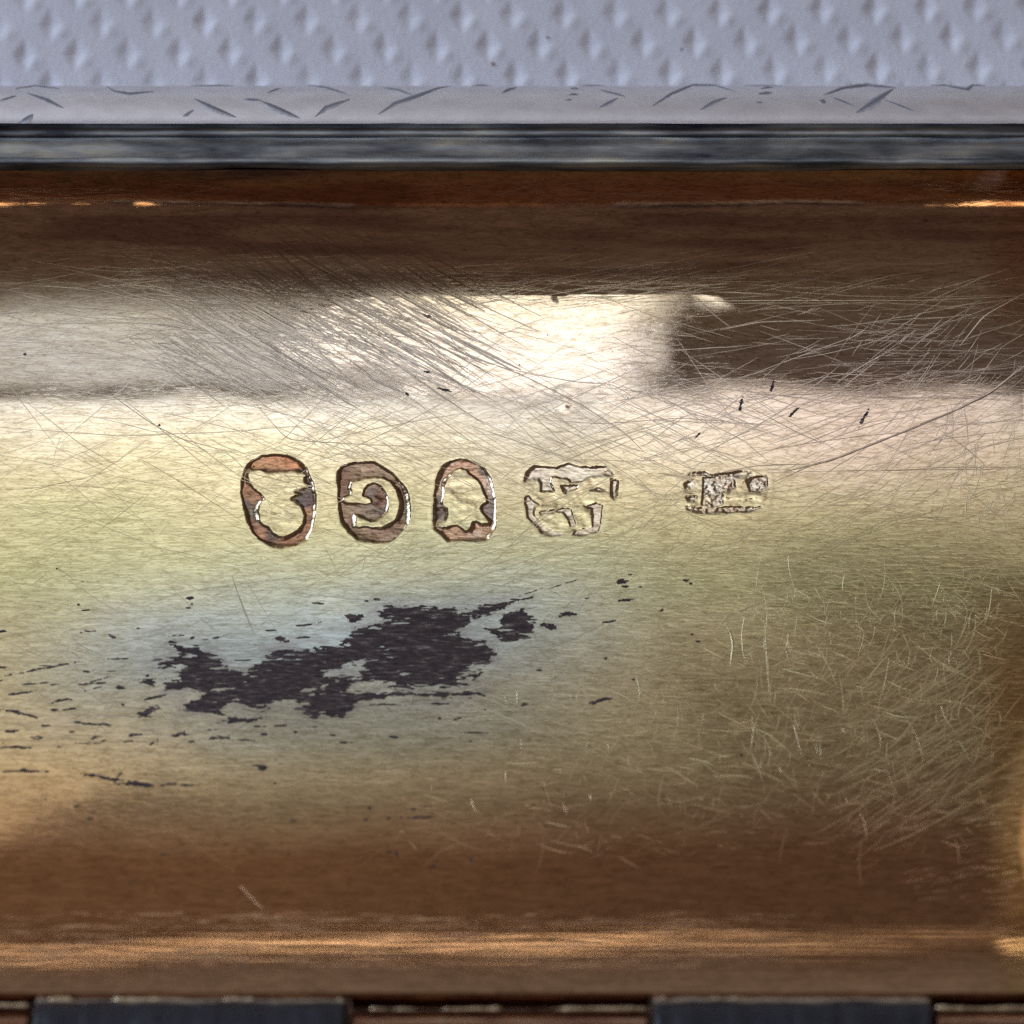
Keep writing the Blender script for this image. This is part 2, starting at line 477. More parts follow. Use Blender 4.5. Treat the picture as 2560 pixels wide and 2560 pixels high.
def gilt_material():
    m = bpy.data.materials.new('worn_gilding')
    nt, b = nodes(m)
    b.inputs['Metallic'].default_value = 1.0
    at = new(nt, 'ShaderNodeAttribute', attribute_name='tint')
    ar = new(nt, 'ShaderNodeAttribute', attribute_name='gloss')
    # fine mottling of the gilding
    n0 = mapped_noise(nt, (1.2, 7.0, 3.0), 5, 0.65)
    mot = ramp(nt, n0.outputs['Fac'], [(0.3, (0.82, 0.80, 0.76)), (0.7, (1.16, 1.16, 1.16))])
    mix = new(nt, 'ShaderNodeMix', data_type='RGBA', blend_type='MULTIPLY')
    mix.inputs['Factor'].default_value = 1.0
    nt.links.new(at.outputs['Color'], mix.inputs['A'])
    nt.links.new(mot, mix.inputs['B'])
    # darker colour along the fine brush lines
    col = mix.outputs['Result']
    for sca, rot_, wid, dark in (((1.7, 8.5, 3.0), 4, 0.040, 0.74), ((1.3, 10.0, 3.0), -7, 0.034, 0.78), ((0.9, 13.0, 3.0), 13, 0.026, 0.80)):
        nn = mapped_noise(nt, sca, 3, 0.55, 1.0, 0.5, math.radians(rot_))
        d = math_node(nt, 'ABSOLUTE', math_node(nt, 'SUBTRACT', nn.outputs['Fac'], 0.5))
        ln = ramp(nt, math_node(nt, 'DIVIDE', d, wid), [(0.15, (dark, dark * 0.97, dark * 0.90)), (1.0, (1, 1, 1))])
        mx = new(nt, 'ShaderNodeMix', data_type='RGBA', blend_type='MULTIPLY')
        mx.inputs['Factor'].default_value = 1.0
        nt.links.new(col, mx.inputs['A'])
        nt.links.new(ln, mx.inputs['B'])
        col = mx.outputs['Result']
    nt.links.new(col, b.inputs['Base Color'])
    nt.links.new(ar.outputs['Fac'], b.inputs['Roughness'])
    b.inputs['Anisotropic'].default_value = 0.85
    cx = new(nt, 'ShaderNodeCombineXYZ')
    cx.inputs[1].default_value = 1.0
    nt.links.new(cx.outputs[0], b.inputs['Tangent'])
    # brushed grain: short wavy ridges along the length, plus two crossing polishing directions
    g1 = mapped_noise(nt, (2.4, 13.0, 3.0), 3, 0.55, 1.0, 0.35)
    g2 = mapped_noise(nt, (1.1, 26.0, 3.0), 2, 0.5, 1.0, 0.2, math.radians(14))
    g3 = mapped_noise(nt, (1.0, 24.0, 3.0), 2, 0.5, 1.0, 0.2, math.radians(-17))
    st1 = ramp(nt, g1.outputs['Fac'], [(0.38, (0, 0, 0)), (0.47, (1, 1, 1))])
    st2 = ramp(nt, g2.outputs['Fac'], [(0.36, (0, 0, 0)), (0.44, (1, 1, 1))])
    st3 = ramp(nt, g3.outputs['Fac'], [(0.36, (0, 0, 0)), (0.44, (1, 1, 1))])
    s = math_node(nt, 'MULTIPLY', st1, 1.0)
    s = math_node(nt, 'ADD', s, math_node(nt, 'MULTIPLY', st2, 0.30))
    s = math_node(nt, 'ADD', s, math_node(nt, 'MULTIPLY', st3, 0.30))
    # drawn lines along the bend on the hinge side
    g4 = mapped_noise(nt, (0.16, 7.0, 7.0), 2, 0.5, 1.0, 0.15)
    tcy = new(nt, 'ShaderNodeTexCoord')
    spy = new(nt, 'ShaderNodeSeparateXYZ')
    nt.links.new(tcy.outputs['Object'], spy.inputs[0])
    mr = new(nt, 'ShaderNodeMapRange')
    mr.inputs['From Min'].default_value = -8.2
    mr.inputs['From Max'].default_value = -10.2
    nt.links.new(spy.outputs[1], mr.inputs['Value'])
    mh = new(nt, 'ShaderNodeMix', data_type='FLOAT')
    nt.links.new(mr.outputs[0], mh.inputs['Factor'])
    nt.links.new(s, mh.inputs['A'])
    nt.links.new(math_node(nt, 'MULTIPLY', g4.outputs['Fac'], 6.0), mh.inputs['B'])
    s = mh.outputs['Result']
    bp = new(nt, 'ShaderNodeBump')
    bp.inputs['Strength'].default_value = 1.0
    nt.links.new(math_node(nt, 'MULTIPLY', math_node(nt, 'SUBTRACT', ar.outputs['Fac'], 0.019), 0.0110), bp.inputs['Distance'])
    nt.links.new(s, bp.inputs['Height'])
    nt.links.new(bp.outputs[0], b.inputs['Normal'])
    return m


GILT = gilt_material()


def scratch_material():
    m = bpy.data.materials.new('scratch_burr')
    nt, b = nodes(m)
    b.inputs['Metallic'].default_value = 1.0
    at = new(nt, 'ShaderNodeAttribute', attribute_name='tint')
    nt.links.new(at.outputs['Color'], b.inputs['Base Color'])
    b.inputs['Roughness'].default_value = 0.24
    return m


SCR = scratch_material()


def simple(name, col, rough, metal=0.0, bump=None, var=None):
    m = bpy.data.materials.new(name)
    nt, b = nodes(m)
    b.inputs['Base Color'].default_value = tuple(col) + (1,)
    b.inputs['Roughness'].default_value = rough
    b.inputs['Metallic'].default_value = metal
    if var:
        n = mapped_noise(nt, var[0], 5, 0.6)
        nt.links.new(ramp(nt, n.outputs['Fac'], var[1]), b.inputs['Base Color'])
    if bump:
        n = mapped_noise(nt, bump[0], 4, 0.6)
        bp = new(nt, 'ShaderNodeBump')
        bp.inputs['Distance'].default_value = bump[1]
        nt.links.new(n.outputs['Fac'], bp.inputs['Height'])
        nt.links.new(bp.outputs[0], b.inputs['Normal'])
    return m


CRUST = simple('black_tarnish', (0.03, 0.027, 0.032), 0.36, 0.30, ((3, 16, 6), 0.02),
               ((3.0, 17, 3), [(0.34, (0.034, 0.027, 0.034)), (0.50, (0.070, 0.050, 0.050)), (0.60, (0.12, 0.090, 0.082)), (0.70, (0.36, 0.33, 0.30))]))
GRIME = simple('engraving_grime', (0.085, 0.08, 0.09), 0.7, 0.2)
_at = new(GRIME.node_tree, 'ShaderNodeAttribute', attribute_name='tint')
GRIME.node_tree.links.new(_at.outputs['Color'], GRIME.node_tree.nodes['Principled BSDF'].inputs['Base Color'])
LIP = simple('tarnished_lip', (0.3, 0.33, 0.37), 0.34, 1.0, ((0.8, 6, 6), 0.006),
             ((0.34, 1.7, 1.7), [(0.30, (0.05, 0.055, 0.075)), (0.44, (0.20, 0.22, 0.25)), (0.56, (0.36, 0.39, 0.42)), (0.70, (0.62, 0.62, 0.52))]))
SILVER = simple('satin_silver', (0.75, 0.74, 0.74), 0.5, 1.0, ((2, 6, 6), 0.006),
                ((1.2, 3, 3), [(0.35, (0.80, 0.77, 0.77)), (0.65, (0.90, 0.87, 0.87))]))
HGILT = simple('hinge_gilding', (0.6, 0.4, 0.22), 0.22, 1.0, ((1.5, 14, 14), 0.01),
               ((0.8, 6, 6), [(0.35, (0.26, 0.13, 0.09)), (0.55, (0.38, 0.21, 0.13)), (0.70, (0.50, 0.34, 0.20))]))


def knuckle_black():
    m = bpy.data.materials.new('blackened_knuckle')
    nt, b = nodes(m)
    tc = new(nt, 'ShaderNodeTexCoord')
    sp = new(nt, 'ShaderNodeSeparateXYZ')
    nt.links.new(tc.outputs['Object'], sp.inputs[0])
    n = mapped_noise(nt, (0.9, 2.2, 2.2), 5, 0.65)
    # rubbed clear with a painted highlight along the crest near the bend, black everywhere else
    f = math_node(nt, 'ADD', math_node(nt, 'MULTIPLY', sp.outputs[1], 2.6), math_node(nt, 'MULTIPLY', n.outputs['Fac'], 1.5))
    f = math_node(nt, 'SUBTRACT', f, 2.62)
    col = ramp(nt, f, [(0.15, (0.018, 0.019, 0.026)), (0.30, (0.055, 0.056, 0.058)), (0.42, (0.26, 0.21, 0.15)), (0.6, (0.50, 0.42, 0.31))])
    nt.links.new(col, b.inputs['Base Color'])
    mt = ramp(nt, f, [(0.25, (0.1, 0.1, 0.1)), (0.5, (0.4, 0.4, 0.4))])
    nt.links.new(mt, b.inputs['Metallic'])
    b.inputs['Roughness'].default_value = 0.42
    bp = new(nt, 'ShaderNodeBump')
    bp.inputs['Distance'].default_value = 0.06
    nt.links.new(n.outputs['Fac'], bp.inputs['Height'])
    nt.links.new(bp.outputs[0], b.inputs['Normal'])
    return m


KBLACK = knuckle_black()


def paper_material():
    m = bpy.data.materials.new('white_tissue_paper')
    nt, b = nodes(m)
    n = mapped_noise(nt, (0.5, 0.5, 0.5), 3, 0.5)
    nt.links.new(ramp(nt, n.outputs['Fac'], [(0.3, (0.76, 0.75, 0.77)), (0.7, (0.84, 0.83, 0.84))]), b.inputs['Base Color'])
    b.inputs['Roughness'].default_value = 0.9
    b.inputs['Specular IOR Level'].default_value = 0.2
    n1 = mapped_noise(nt, (9, 5, 6), 5, 0.7, 1.0, 0.6)
    bp = new(nt, 'ShaderNodeBump')
    bp.inputs['Distance'].default_value = 0.03
    bp.inputs['Strength'].default_value = 0.8
    nt.links.new(n1.outputs['Fac'], bp.inputs['Height'])
    nt.links.new(bp.outputs[0], b.inputs['Normal'])
    return m


PAPER = paper_material()

# ------------------------------------------------------------------ object helpers


def mesh_obj(name, verts, faces, mat, parent=None, smooth=True, color=None, gloss=None):
    me = bpy.data.meshes.new(name)
    verts = np.ascontiguousarray(np.asarray(verts, np.float32).reshape(-1, 3))
    if isinstance(faces, np.ndarray) and faces.ndim == 2:
        nf, w = faces.shape
        me.vertices.add(len(verts))
        me.vertices.foreach_set('co', verts.ravel())
        me.loops.add(nf * w)
        me.loops.foreach_set('vertex_index', np.ascontiguousarray(faces, np.int32).ravel())
        me.polygons.add(nf)
        me.polygons.foreach_set('loop_start', np.arange(0, nf * w, w, dtype=np.int32))
        me.update(calc_edges=True)
    else:
        me.from_pydata([tuple(map(float, v)) for v in verts], [], faces)
    if smooth:
        me.polygons.foreach_set('use_smooth', np.ones(len(me.polygons), bool))
    if color is not None:
        a = me.attributes.new('tint', 'FLOAT_COLOR', 'POINT')
        c4 = np.ones((len(verts), 4), np.float32)
        c4[:, :3] = np.clip(color, 0, 1)
        a.data.foreach_set('color', c4.ravel())
    if gloss is not None:
        a = me.attributes.new('gloss', 'FLOAT', 'POINT')
        a.data.foreach_set('value', np.ascontiguousarray(gloss, np.float32))
    me.materials.append(mat)
    me.validate()
    o = bpy.data.objects.new(name, me)
    sc.collection.objects.link(o)
    if parent is not None:
        o.parent = parent
    return o


def grid_faces(nr, nc):
    i = np.arange(nr - 1)[:, None] * nc + np.arange(nc - 1)[None, :]
    return np.stack([i, i + 1, i + nc + 1, i + nc], -1).reshape(-1, 4)


def empty(name, loc, label, cat):
    o = bpy.data.objects.new(name, None)
    sc.collection.objects.link(o)
    o.location = loc
    o.empty_display_size = 2
    o['label'] = label
    o['category'] = cat
    return o


# ------------------------------------------------------------------ paper underneath
PZ = -0.62
px_ = build_axis([(-120, -34, 6), (-34, -14, 0.5), (-14, 14, 0.06), (14, 34, 0.5), (34, 120, 6)])
py_ = build_axis([(-110, -30, 8), (-30, 10.4, 2.0), (10.4, 15.2, 0.05), (15.2, 34, 0.5), (34, 120, 6)])
PXX, PYY = np.meshgrid(px_, py_)
rot = math.radians(-1.2)


def dimples(x, y):
    a = x * math.cos(rot) - y * math.sin(rot)
    b = x * math.sin(rot) + y * math.cos(rot)
    # warp so that no two pits are quite alike
    a = a + 0.07 * N1.fbm(x / 1.7 + 3, y / 1.7, 2)
    b = b + 0.05 * N2.fbm(x / 1.5 + 3, y / 1.5, 2)
    per, row = 1.335, 0.835
    h = np.zeros(x.shape)
    for off in (0, 1):
        u = (a - 0.32 + off * per / 2) / per
        v = (b - 12.06 + off * row) / (2 * row)
        du = (u - np.round(u)) * per
        dv = (v - np.round(v)) * 2 * row
        amp = 0.6 + 0.8 * N3(np.round(u) * 1.7 + 11 + off * 50, np.round(v) * 2.3 + 20)
        q = np.hypot(du / 0.27, dv / 0.38) * 0.25 + 0.75 * (np.abs(du) / 0.29 + np.abs(dv) / 0.43)
        h -= 0.095 * amp * sstep(1.35, 0.0, q)
        # raised lip of the emboss
        h += 0.04 * np.exp(-(((du - 0.24) / 0.17) ** 2 + ((dv + 0.24) / 0.17) ** 2))
    return h


PZZ = PZ + 0.5 * 0 + dimples(PXX, PYY) * sstep(40, 30, np.abs(PXX)) + 0.10 * N1.fbm(PXX / 5, PYY / 5, 2)
PZZ = np.where((np.abs(PYY + 3) < 13.0) & (np.abs(PXX + 8) < 24), PZ - 0.25, PZZ)
paper = mesh_obj('paper_towel', np.stack([PXX, PYY, PZZ], -1), grid_faces(len(py_), len(px_)), PAPER)
paper['label'] = 'white embossed paper towel lying under the case'
paper['category'] = 'paper towel'

# ------------------------------------------------------------------ the case lid
lid = empty('case_lid', (0, 0, 0), 'open gilt silver case lid, scratched inside, with a row of hallmarks and black tarnish', 'case')

# interior panel and the hallmarks cut out of it
V = np.stack([X, Y, Z], -1).reshape(-1, 3)
F = grid_faces(len(GY), len(GX))
fo = OWNER.reshape(-1)[F]
fown = np.where((fo == fo[:, :1]).all(1), fo[:, 0], -1)
TF = TINT.reshape(-1, 3)
RF = ROUGH.reshape(-1)


_sel = (X > -10.5) & (X < 2.5) & (Y > -7.2) & (Y < -0.6)
_d = sdf_poly(X[_sel], Y[_sel], poly_w(STAIN_OUTLINE, 340, 1460, 1.756))
_m = np.exp(-(np.maximum(_d, 0) / 0.32) ** 2) * sstep(-0.35, 0.25, N2.fbm(X[_sel] / 0.6, Y[_sel] / 0.14, 4))
_t = TINT[_sel]
TINT[_sel] = blend(_t, np.array([0.40, 0.38, 0.40]), 0.55 * _m)
TF = TINT.reshape(-1, 3)


def sub_mesh(name, mask):
    f = F[mask]
    u, inv = np.unique(f, return_inverse=True)
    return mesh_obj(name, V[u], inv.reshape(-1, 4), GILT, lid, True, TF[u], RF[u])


panel = sub_mesh('interior_panel', fown < 0)
panel['label'] = 'dished gilt interior, brushed and scratched, olive and steel-blue in places'
for k, d in enumerate(DEFS):
    h = sub_mesh('hallmark', fown == k)
    h['label'] = d[-1]

# ---- rim: sections swept round three sides
LZ = float(np.mean(surf(np.linspace(-10, 10, 50), np.full(50, YT))))


def section(d):
    """outward distance from inner edge and height"""
    return d


inner_sec = [(0.0, 0.0), (0.03, 0.06), (0.07, 0.16), (0.12, 0.20), (0.24, 0.22), (0.28, 0.20), (0.30, 0.10), (0.34, 0.08), (0.60, 0.07), (0.86, 0.05), (0.90, 0.0), (0.93, -0.08), (1.02, -0.11), (1.14, -0.10), (1.20, -0.04), (1.24, 0.06)]
outer_sec = [(1.24, 0.06), (1.34, -0.3), (1.69, -1.30), (1.75, -1.24), (1.85, -1.20), (2.0, -1.205), (2.15, -1.225), (2.3, -1.26), (2.45, -1.31), (2.6, -1.38), (2.75, -1.47), (2.87, -1.58), (2.99, -1.73), (3.09, -1.92), (3.17, -2.16), (3.2, -2.5), (3.1, -2.9), (2.8, -3.15), (2.0, -3.25)]


def sweep(name, sec, mat, wob, parent=lid):
    xs = np.concatenate([[XL], np.arange(-26, -13.5, 1.0), np.arange(-13.5, 13.5, 0.12), [XR]])
    path = []
    for y in np.linspace(YB, YT, 12)[:-1]:
        path.append((XL, y, -1, 0))
    path.append((XL, YT, -1, 1))
    for x in xs[1:-1]:
        path.append((x, YT, 0, 1))
    path.append((XR, YT, 1, 1))
    for y in np.linspace(YT, YB, 12)[1:]:
        path.append((XR, y, 1, 0))
    path = np.array(path)
    V_ = np.zeros((len(path), len(sec), 3))
    for j, (d, h) in enumerate(sec):
        w = wob * N2.fbm(path[:, 0] / 1.6 + 31 * (j // 3), path[:, 1] / 2 + j * 0.4, 4)
        w2 = wob * N3.fbm(path[:, 0] / 1.6 + 11 * (j // 3), path[:, 1] / 2 + j * 0.4, 4)
        if j == 0 and sec is inner_sec:
            w = w * 0
            w2 = w2 * 0 - 0.02
        V_[:, j, 0] = path[:, 0] + path[:, 2] * (d + w)
        V_[:, j, 1] = path[:, 1] + path[:, 3] * (d + w)
        V_[:, j, 2] = LZ + h + w2
    return mesh_obj(name, V_, grid_faces(len(path), len(sec)), mat, parent)


lip = sweep('inner_lip', inner_sec, LIP, 0.024)
lip['label'] = 'stepped steel-grey tarnished lip along the top edge'
shoulder = sweep('outer_shoulder', outer_sec, SILVER, 0.0)
shoulder['label'] = 'pale rounded silver outer edge with engraved lines'

# underside of the dish, seen only from elsewhere
bx = np.linspace(XL - 1.0, XR + 1.0, 30)
by = np.linspace(YB, YT + 1.0, 30)
BX, BY = np.meshgrid(bx, by)
BZ = surf(np.clip(BX, XL, XR), np.clip(BY, YB, YT)) - 0.45
BZ = np.maximum(BZ, PZ + 0.05)
mesh_obj('outer_back', np.stack([BX, BY, BZ], -1), grid_faces(30, 30)[:, ::-1].copy(), SILVER, lid)

# ---- engraved lines on the shoulder
E1 = [([(0, 380), (60, 362)], 9), ([(60, 335), (130, 325), (225, 335)], 10), ([(100, 352), (170, 375), (240, 408)], 13), ([(60, 470), (125, 432)], 20),
      ([(400, 325), (430, 345), (490, 355), (580, 345)], 12), ([(720, 325), (800, 325), (880, 315)], 8), ([(730, 372), (800, 405), (890, 442)], 15),
      ([(980, 380), (1050, 410), (1130, 445)], 15), ([(1190, 440), (1230, 405), (1320, 375)], 14), ([(1160, 320), (1230, 332), (1310, 355)], 11),
      ([(1430, 430), (1490, 390), (1570, 365), (1650, 335), (1700, 325)], 16), ([(1440, 330), (1500, 340), (1560, 360)], 9), ([(1780, 312), (1850, 308)], 9),
      ([(690, 440), (730, 415)], 9), ([(920, 375), (985, 378)], 10), ([(1010, 350), (1060, 333)], 9), ([(1895, 350), (1950, 330)], 16)]
E2 = [([(220, 335), (250, 335)], 11), ([(215, 358), (250, 356)], 11), ([(200, 378), (225, 376)], 7), ([(260, 318), (350, 308)], 7), ([(330, 340), (430, 365)], 9), ([(330, 405), (400, 370)], 11),
      ([(530, 400), (600, 355), (690, 320), (760, 322), (840, 345)], 14), ([(710, 415), (760, 385), (810, 368)], 12), ([(930, 355), (980, 350)], 13), ([(940, 335), (985, 330)], 11), ([(920, 388), (945, 386)], 7),
      ([(880, 308), (1020, 312)], 6), ([(1160, 380), (1185, 385)], 17), ([(1180, 357), (1250, 335), (1340, 325), (1450, 332)], 20), ([(1440, 335), (1380, 375), (1300, 425)], 22),
      ([(1200, 365), (1290, 400)], 8), ([(1400, 375), (1520, 420)], 7), ([(1580, 300), (1640, 325), (1720, 340), (1760, 305), (1790, 285)], 15)]
osec = np.array(outer_sec[3:14])
tt = np.linspace(0, len(osec) - 1, 200)
prof_d = np.interp(tt, np.arange(len(osec)), osec[:, 0])
prof_h = np.interp(tt, np.arange(len(osec)), osec[:, 1])


def shoulder_pt(px, py):
    P = np.stack([np.zeros(200), YT + prof_d, LZ + prof_h], 1)
    _, pv = project(P)
    o = np.argsort(pv)
    k = np.interp(py, pv[o], np.arange(200)[o].astype(float))
    y = YT + np.interp(k, np.arange(200), prof_d)
    z = LZ + np.interp(k, np.arange(200), prof_h)
    w = (np.array([0, y, z]) - CAM) @ FWD
    return np.array([(px - 1280) / 100 / DIST * w, y, z])


def resample(pts, step):
    pts = np.asarray(pts, float)
    d = np.concatenate([[0], np.cumsum(np.hypot(*np.diff(pts, axis=0).T))])
    n = max(3, int(d[-1] / step) + 1)
    t = np.linspace(0, d[-1], n)
    return np.stack([np.interp(t, d, pts[:, 0]), np.interp(t, d, pts[:, 1])], 1)


for off, L in ((0, E1), (1280, E2)):
    for pts, wpx in L:
        q = resample(np.array(pts) / 1.51 + np.array([off, 0]), 4)
        P = np.array([shoulder_pt(a, b) for a, b in q])
        n = len(P)
        tan = np.gradient(P, axis=0)
        tan /= np.linalg.norm(tan, axis=1)[:, None] + 1e-9
        nrm = np.tile(np.array([0, 0.35, 0.94]), (n, 1))
        side = np.cross(nrm, tan)
        side /= np.linalg.norm(side, axis=1)[:, None] + 1e-9
        prof = np.sin(np.linspace(0.12, math.pi - 0.12, n)) ** 0.9
        w = (wpx / 1.51 / 100 / 2 * 1.9) * prof * (0.85 + 0.3 * np.random.default_rng(int(wpx * 7 + n)).random(n))
        c = P + nrm * 0.012
        Vv = np.stack([P - side * w[:, None] - nrm * 0.004, c - side * w[:, None] * 0.5, c, c + side * w[:, None] * 0.5, P + side * w[:, None] - nrm * 0.004], 1)
        tone = np.array([0.66, 0.34, 0.18, 0.32, 0.66])[None, :, None] * np.ones((n, 5, 3)) * np.array([1.0, 0.97, 1.0])
        mesh_obj('engraved_line', Vv, grid_faces(n, 5), GRIME, shoulder, True, tone.reshape(-1, 3))

# ---- black tarnish: outlines grown from a field, cut with marching squares


def marching(field, gx, gy):
    """filled iso-region (field > 0) of a regular grid -> 2-d verts, faces"""
    verts, faces, cache = [], [], {}
    ny, nx = field.shape

    def vid(key, p):
        if key not in cache:
            cache[key] = len(verts)
            verts.append(p)
        return cache[key]

    pos = field > 0
    cells = pos[:-1, :-1] | pos[:-1, 1:] | pos[1:, :-1] | pos[1:, 1:]
    for j, i in zip(*np.nonzero(cells)):
        cs = [(j, i), (j, i + 1), (j + 1, i + 1), (j + 1, i)]
        poly = []
        for k in range(4):
            a, b = cs[k], cs[(k + 1) % 4]
            fa, fb = field[a], field[b]
            if fa > 0:
                poly.append(vid(a, (gx[a[1]], gy[a[0]])))
            if (fa > 0) != (fb > 0):
                t = fa / (fa - fb)
                key = (min(a, b), max(a, b))
                poly.append(vid(key, (gx[a[1]] * (1 - t) + gx[b[1]] * t, gy[a[0]] * (1 - t) + gy[b[0]] * t)))
        if len(poly) >= 3:
            faces.append(tuple(poly))
    return np.array(verts), faces


MAIN = STAIN_OUTLINE
HOLE = [(820,395),(900,365),(1000,345),(980,400),(850,410)]
SAT = [(1535,195),(1605,185),(1605,130),(1690,108),(1755,150),(1750,190),(1735,238),(1585,248)]


def P8(p):
    return poly_w(p, 340, 1460, 1.756)


def stain_field(x, y):
    nz = N1.fbm(x / 0.55, y / 0.16, 4, 0.6)
    f = -sdf_poly(x, y, P8(MAIN))
    f = np.minimum(f, sdf_poly(x, y, P8(HOLE)))
    for hx, hy, r in [(360, 462, 12), (818, 448, 10), (775, 482, 9), (1180, 395, 8), (190, 360, 20), (1105, 300, 7), (640, 535, 30), (470, 560, 30)]:
        c = P8([(hx, hy)])[0]
        f = np.minimum(f, np.hypot((x - c[0]) * 0.7, (y - c[1]) * 1.3) - r / 1.756 / 100)
    f2 = -sdf_poly(x, y, P8(SAT))
    f = 0.62 * np.maximum(f, f2) + 0.045 * nz + 0.075 * N2.fbm(x / 0.22, y / 0.05 + 0.1 * x, 3, 0.6)
    f = f + 0.045 * N1.fbm(x / 0.13 + 3, y / 0.032, 2)
    return f - 0.60 * np.maximum(N3.fbm(x / 0.42 + 8, y / 0.07 + 4, 4, 0.6) - 0.22, 0)


# flecks: centre x, y (2560 grid), length, width, angle in degrees (positive rises to the right)
ZC = 1.51
FL7 = [(160, 410, 285, 8, 12), (75, 503, 150, 8, 9), (55, 575, 110, 14, -10), (145, 465, 90, 6, 6), (345, 466, 110, 8, 4), (558, 464, 60, 20, -8), (555, 436, 50, 12, 8), (235, 530, 72, 14, 8), (205, 566, 36, 12, 0), (345, 618, 155, 10, -5), (555, 573, 95, 26, 18),
       (510, 661, 60, 12, 0), (490, 684, 45, 8, 5), (680, 660, 60, 18, 5), (835, 670, 80, 18, 8), (722, 684, 36, 10, 5), (930, 678, 60, 9, 0), (1002, 658, 28, 14, 0), (1116, 650, 15, 8, 0), (50, 645, 60, 13, 4), (55, 707, 112, 10, 0), (95, 797, 190, 7, 0), (82, 792, 35, 12, 0), (175, 798, 30, 9, 0),
       (400, 822, 150, 14, -9), (520, 846, 150, 18, -4), (640, 844, 52, 9, -3), (712, 850, 66, 10, -1), (978, 777, 95, 9, -3), (990, 786, 24, 16, 0), (452, 810, 28, 8, 45), (425, 292, 38, 17, -28), (722, 142, 32, 16, 20), (724, 165, 16, 8, 0), (325, 419, 26, 10, 0), (450, 373, 80, 6, 0), (455, 481, 24, 14, 0), (468, 548, 20, 10, -50),
       (1481, 667, 36, 9, 0), (1300, 688, 60, 9, 5), (1720, 600, 36, 9, 12), (1660, 598, 14, 8, 0), (1830, 566, 12, 8, 0), (1775, 683, 14, 8, 0), (295, 169, 16, 10, 0), (313, 80, 12, 7, 0), (570, 695, 30, 6, 40), (595, 680, 36, 5, 80), (370, 665, 90, 3, 3), (1340, 218, 64, 30, 0), (120, 590, 120, 6, -18), (165, 625, 40, 10, 0), (1060, 300, 44, 22, -5), (900, 605, 150, 24, 4),
       (1790, 652, 110, 5, 0), (1255, 660, 30, 6, 0), (1060, 625, 50, 6, 4), (1180, 630, 46, 5, 0), (1450, 545, 120, 5, 0), (1650, 543, 90, 7, 2), (1800, 440, 50, 12, 40), (800, 640, 60, 4, 2), (15, 690, 40, 4, 10), (215, 35, 12, 8, 0), (1425, 147, 26, 8, 0), (1385, 155, 20, 6, 0), (330, 270, 30, 5, -10), (560, 990 - 400, 30, 5, 0)]
FL8 = [(415, 79, 50, 20, -5), (430, 100, 26, 8, 0), (487, 100, 18, 8, 0), (655, 77, 26, 8, 0), (676, 90, 22, 8, 0), (430, 150, 52, 12, 10), (565, 189, 18, 13, 0), (210, 207, 68, 17, 8), (145, 250, 72, 22, 0), (355, 233, 80, 8, 8), (680, 280, 14, 8, 0), (705, 308, 20, 6, 0), (330, 532, 108, 13, 15), (460, 450, 22, 6, 0), (355, 371, 18, 9, 20), (100, 415, 30, 6, 0), (225, 225, 20, 6, 0), (538, 150, 12, 5, 0), (448, 55, 20, 5, 0), (45, 545, 24, 12, 0), (865, 736, 10, 8, 0), (285, 146, 26, 5, 0), (30, 150, 110, 9, 14), (180, 95, 160, 4, 18), (60, 125, 90, 4, 20)]
FL3 = [(170, 118, 18, 8, 0), (285, 143, 26, 5, 0), (1098, 201, 38, 12, 12), (1395, 151, 24, 8, 10), (1570, 186, 90, 8, 0), (1605, 144, 48, 5, 3), (1560, 156, 18, 7, 0), (1465, 188, 20, 7, 0), (1380, 195, 14, 6, 0), (1865, 200, 12, 7, 0), (1497, 326, 38, 7, -65), (1470, 318, 40, 5, 12), (1650, 343, 16, 14, 0), (1636, 371, 18, 9, 0), (1780, 345, 26, 7, 80), (1880, 370, 12, 8, 0), (489, 436, 20, 8, 10), (615, 325, 16, 7, 0), (1093, 322, 12, 6, 0), (340, 192, 30, 5, 0), (276, 658, 8, 8, 0), (1772, 806, 26, 9, 25), (8, 370, 20, 8, 0), (1040, 55, 10, 6, 0), (1530, 516, 10, 8, 0), (993, 3, 30, 12, 0)]
FLECKS = [(a / ZC, 1400 + b / ZC, c / ZC, d / ZC, e) for a, b, c, d, e in FL7] + [(1280 + a / ZC, 1400 + b / ZC, c / ZC, d / ZC, e) for a, b, c, d, e in FL8] + [(a / ZC, 1920 + b / ZC, c / ZC, d / ZC, e) for a, b, c, d, e in FL3]
FLECKS += [(1853, 1010, 42, 9, 82), (1985, 1030, 34, 8, 50), (2160, 1045, 52, 9, 60), (1742, 1090, 40, 5, 50), (1930, 965, 30, 7, 75), (1070, 791, 26, 10, -18), (399, 1062, 10, 6, 0), (62, 886, 9, 6, 0), (1110, 975, 36, 6, -15), (1018, 985, 22, 6, -40), (1070, 930, 30, 5, -10)]  # first few are dings above the marks, their shade drawn as dark flecks


_r = np.random.default_rng(5)
for _ in range(60):
    a_, b_ = _r.uniform(0, 950), _r.uniform(1500, 1900)
    if abs(b_ - (1720 - 0.13 * a_)) < 190:
        FLECKS.append((a_, b_, _r.uniform(12, 70), _r.uniform(2.5, 6), _r.normal(5, 6)))


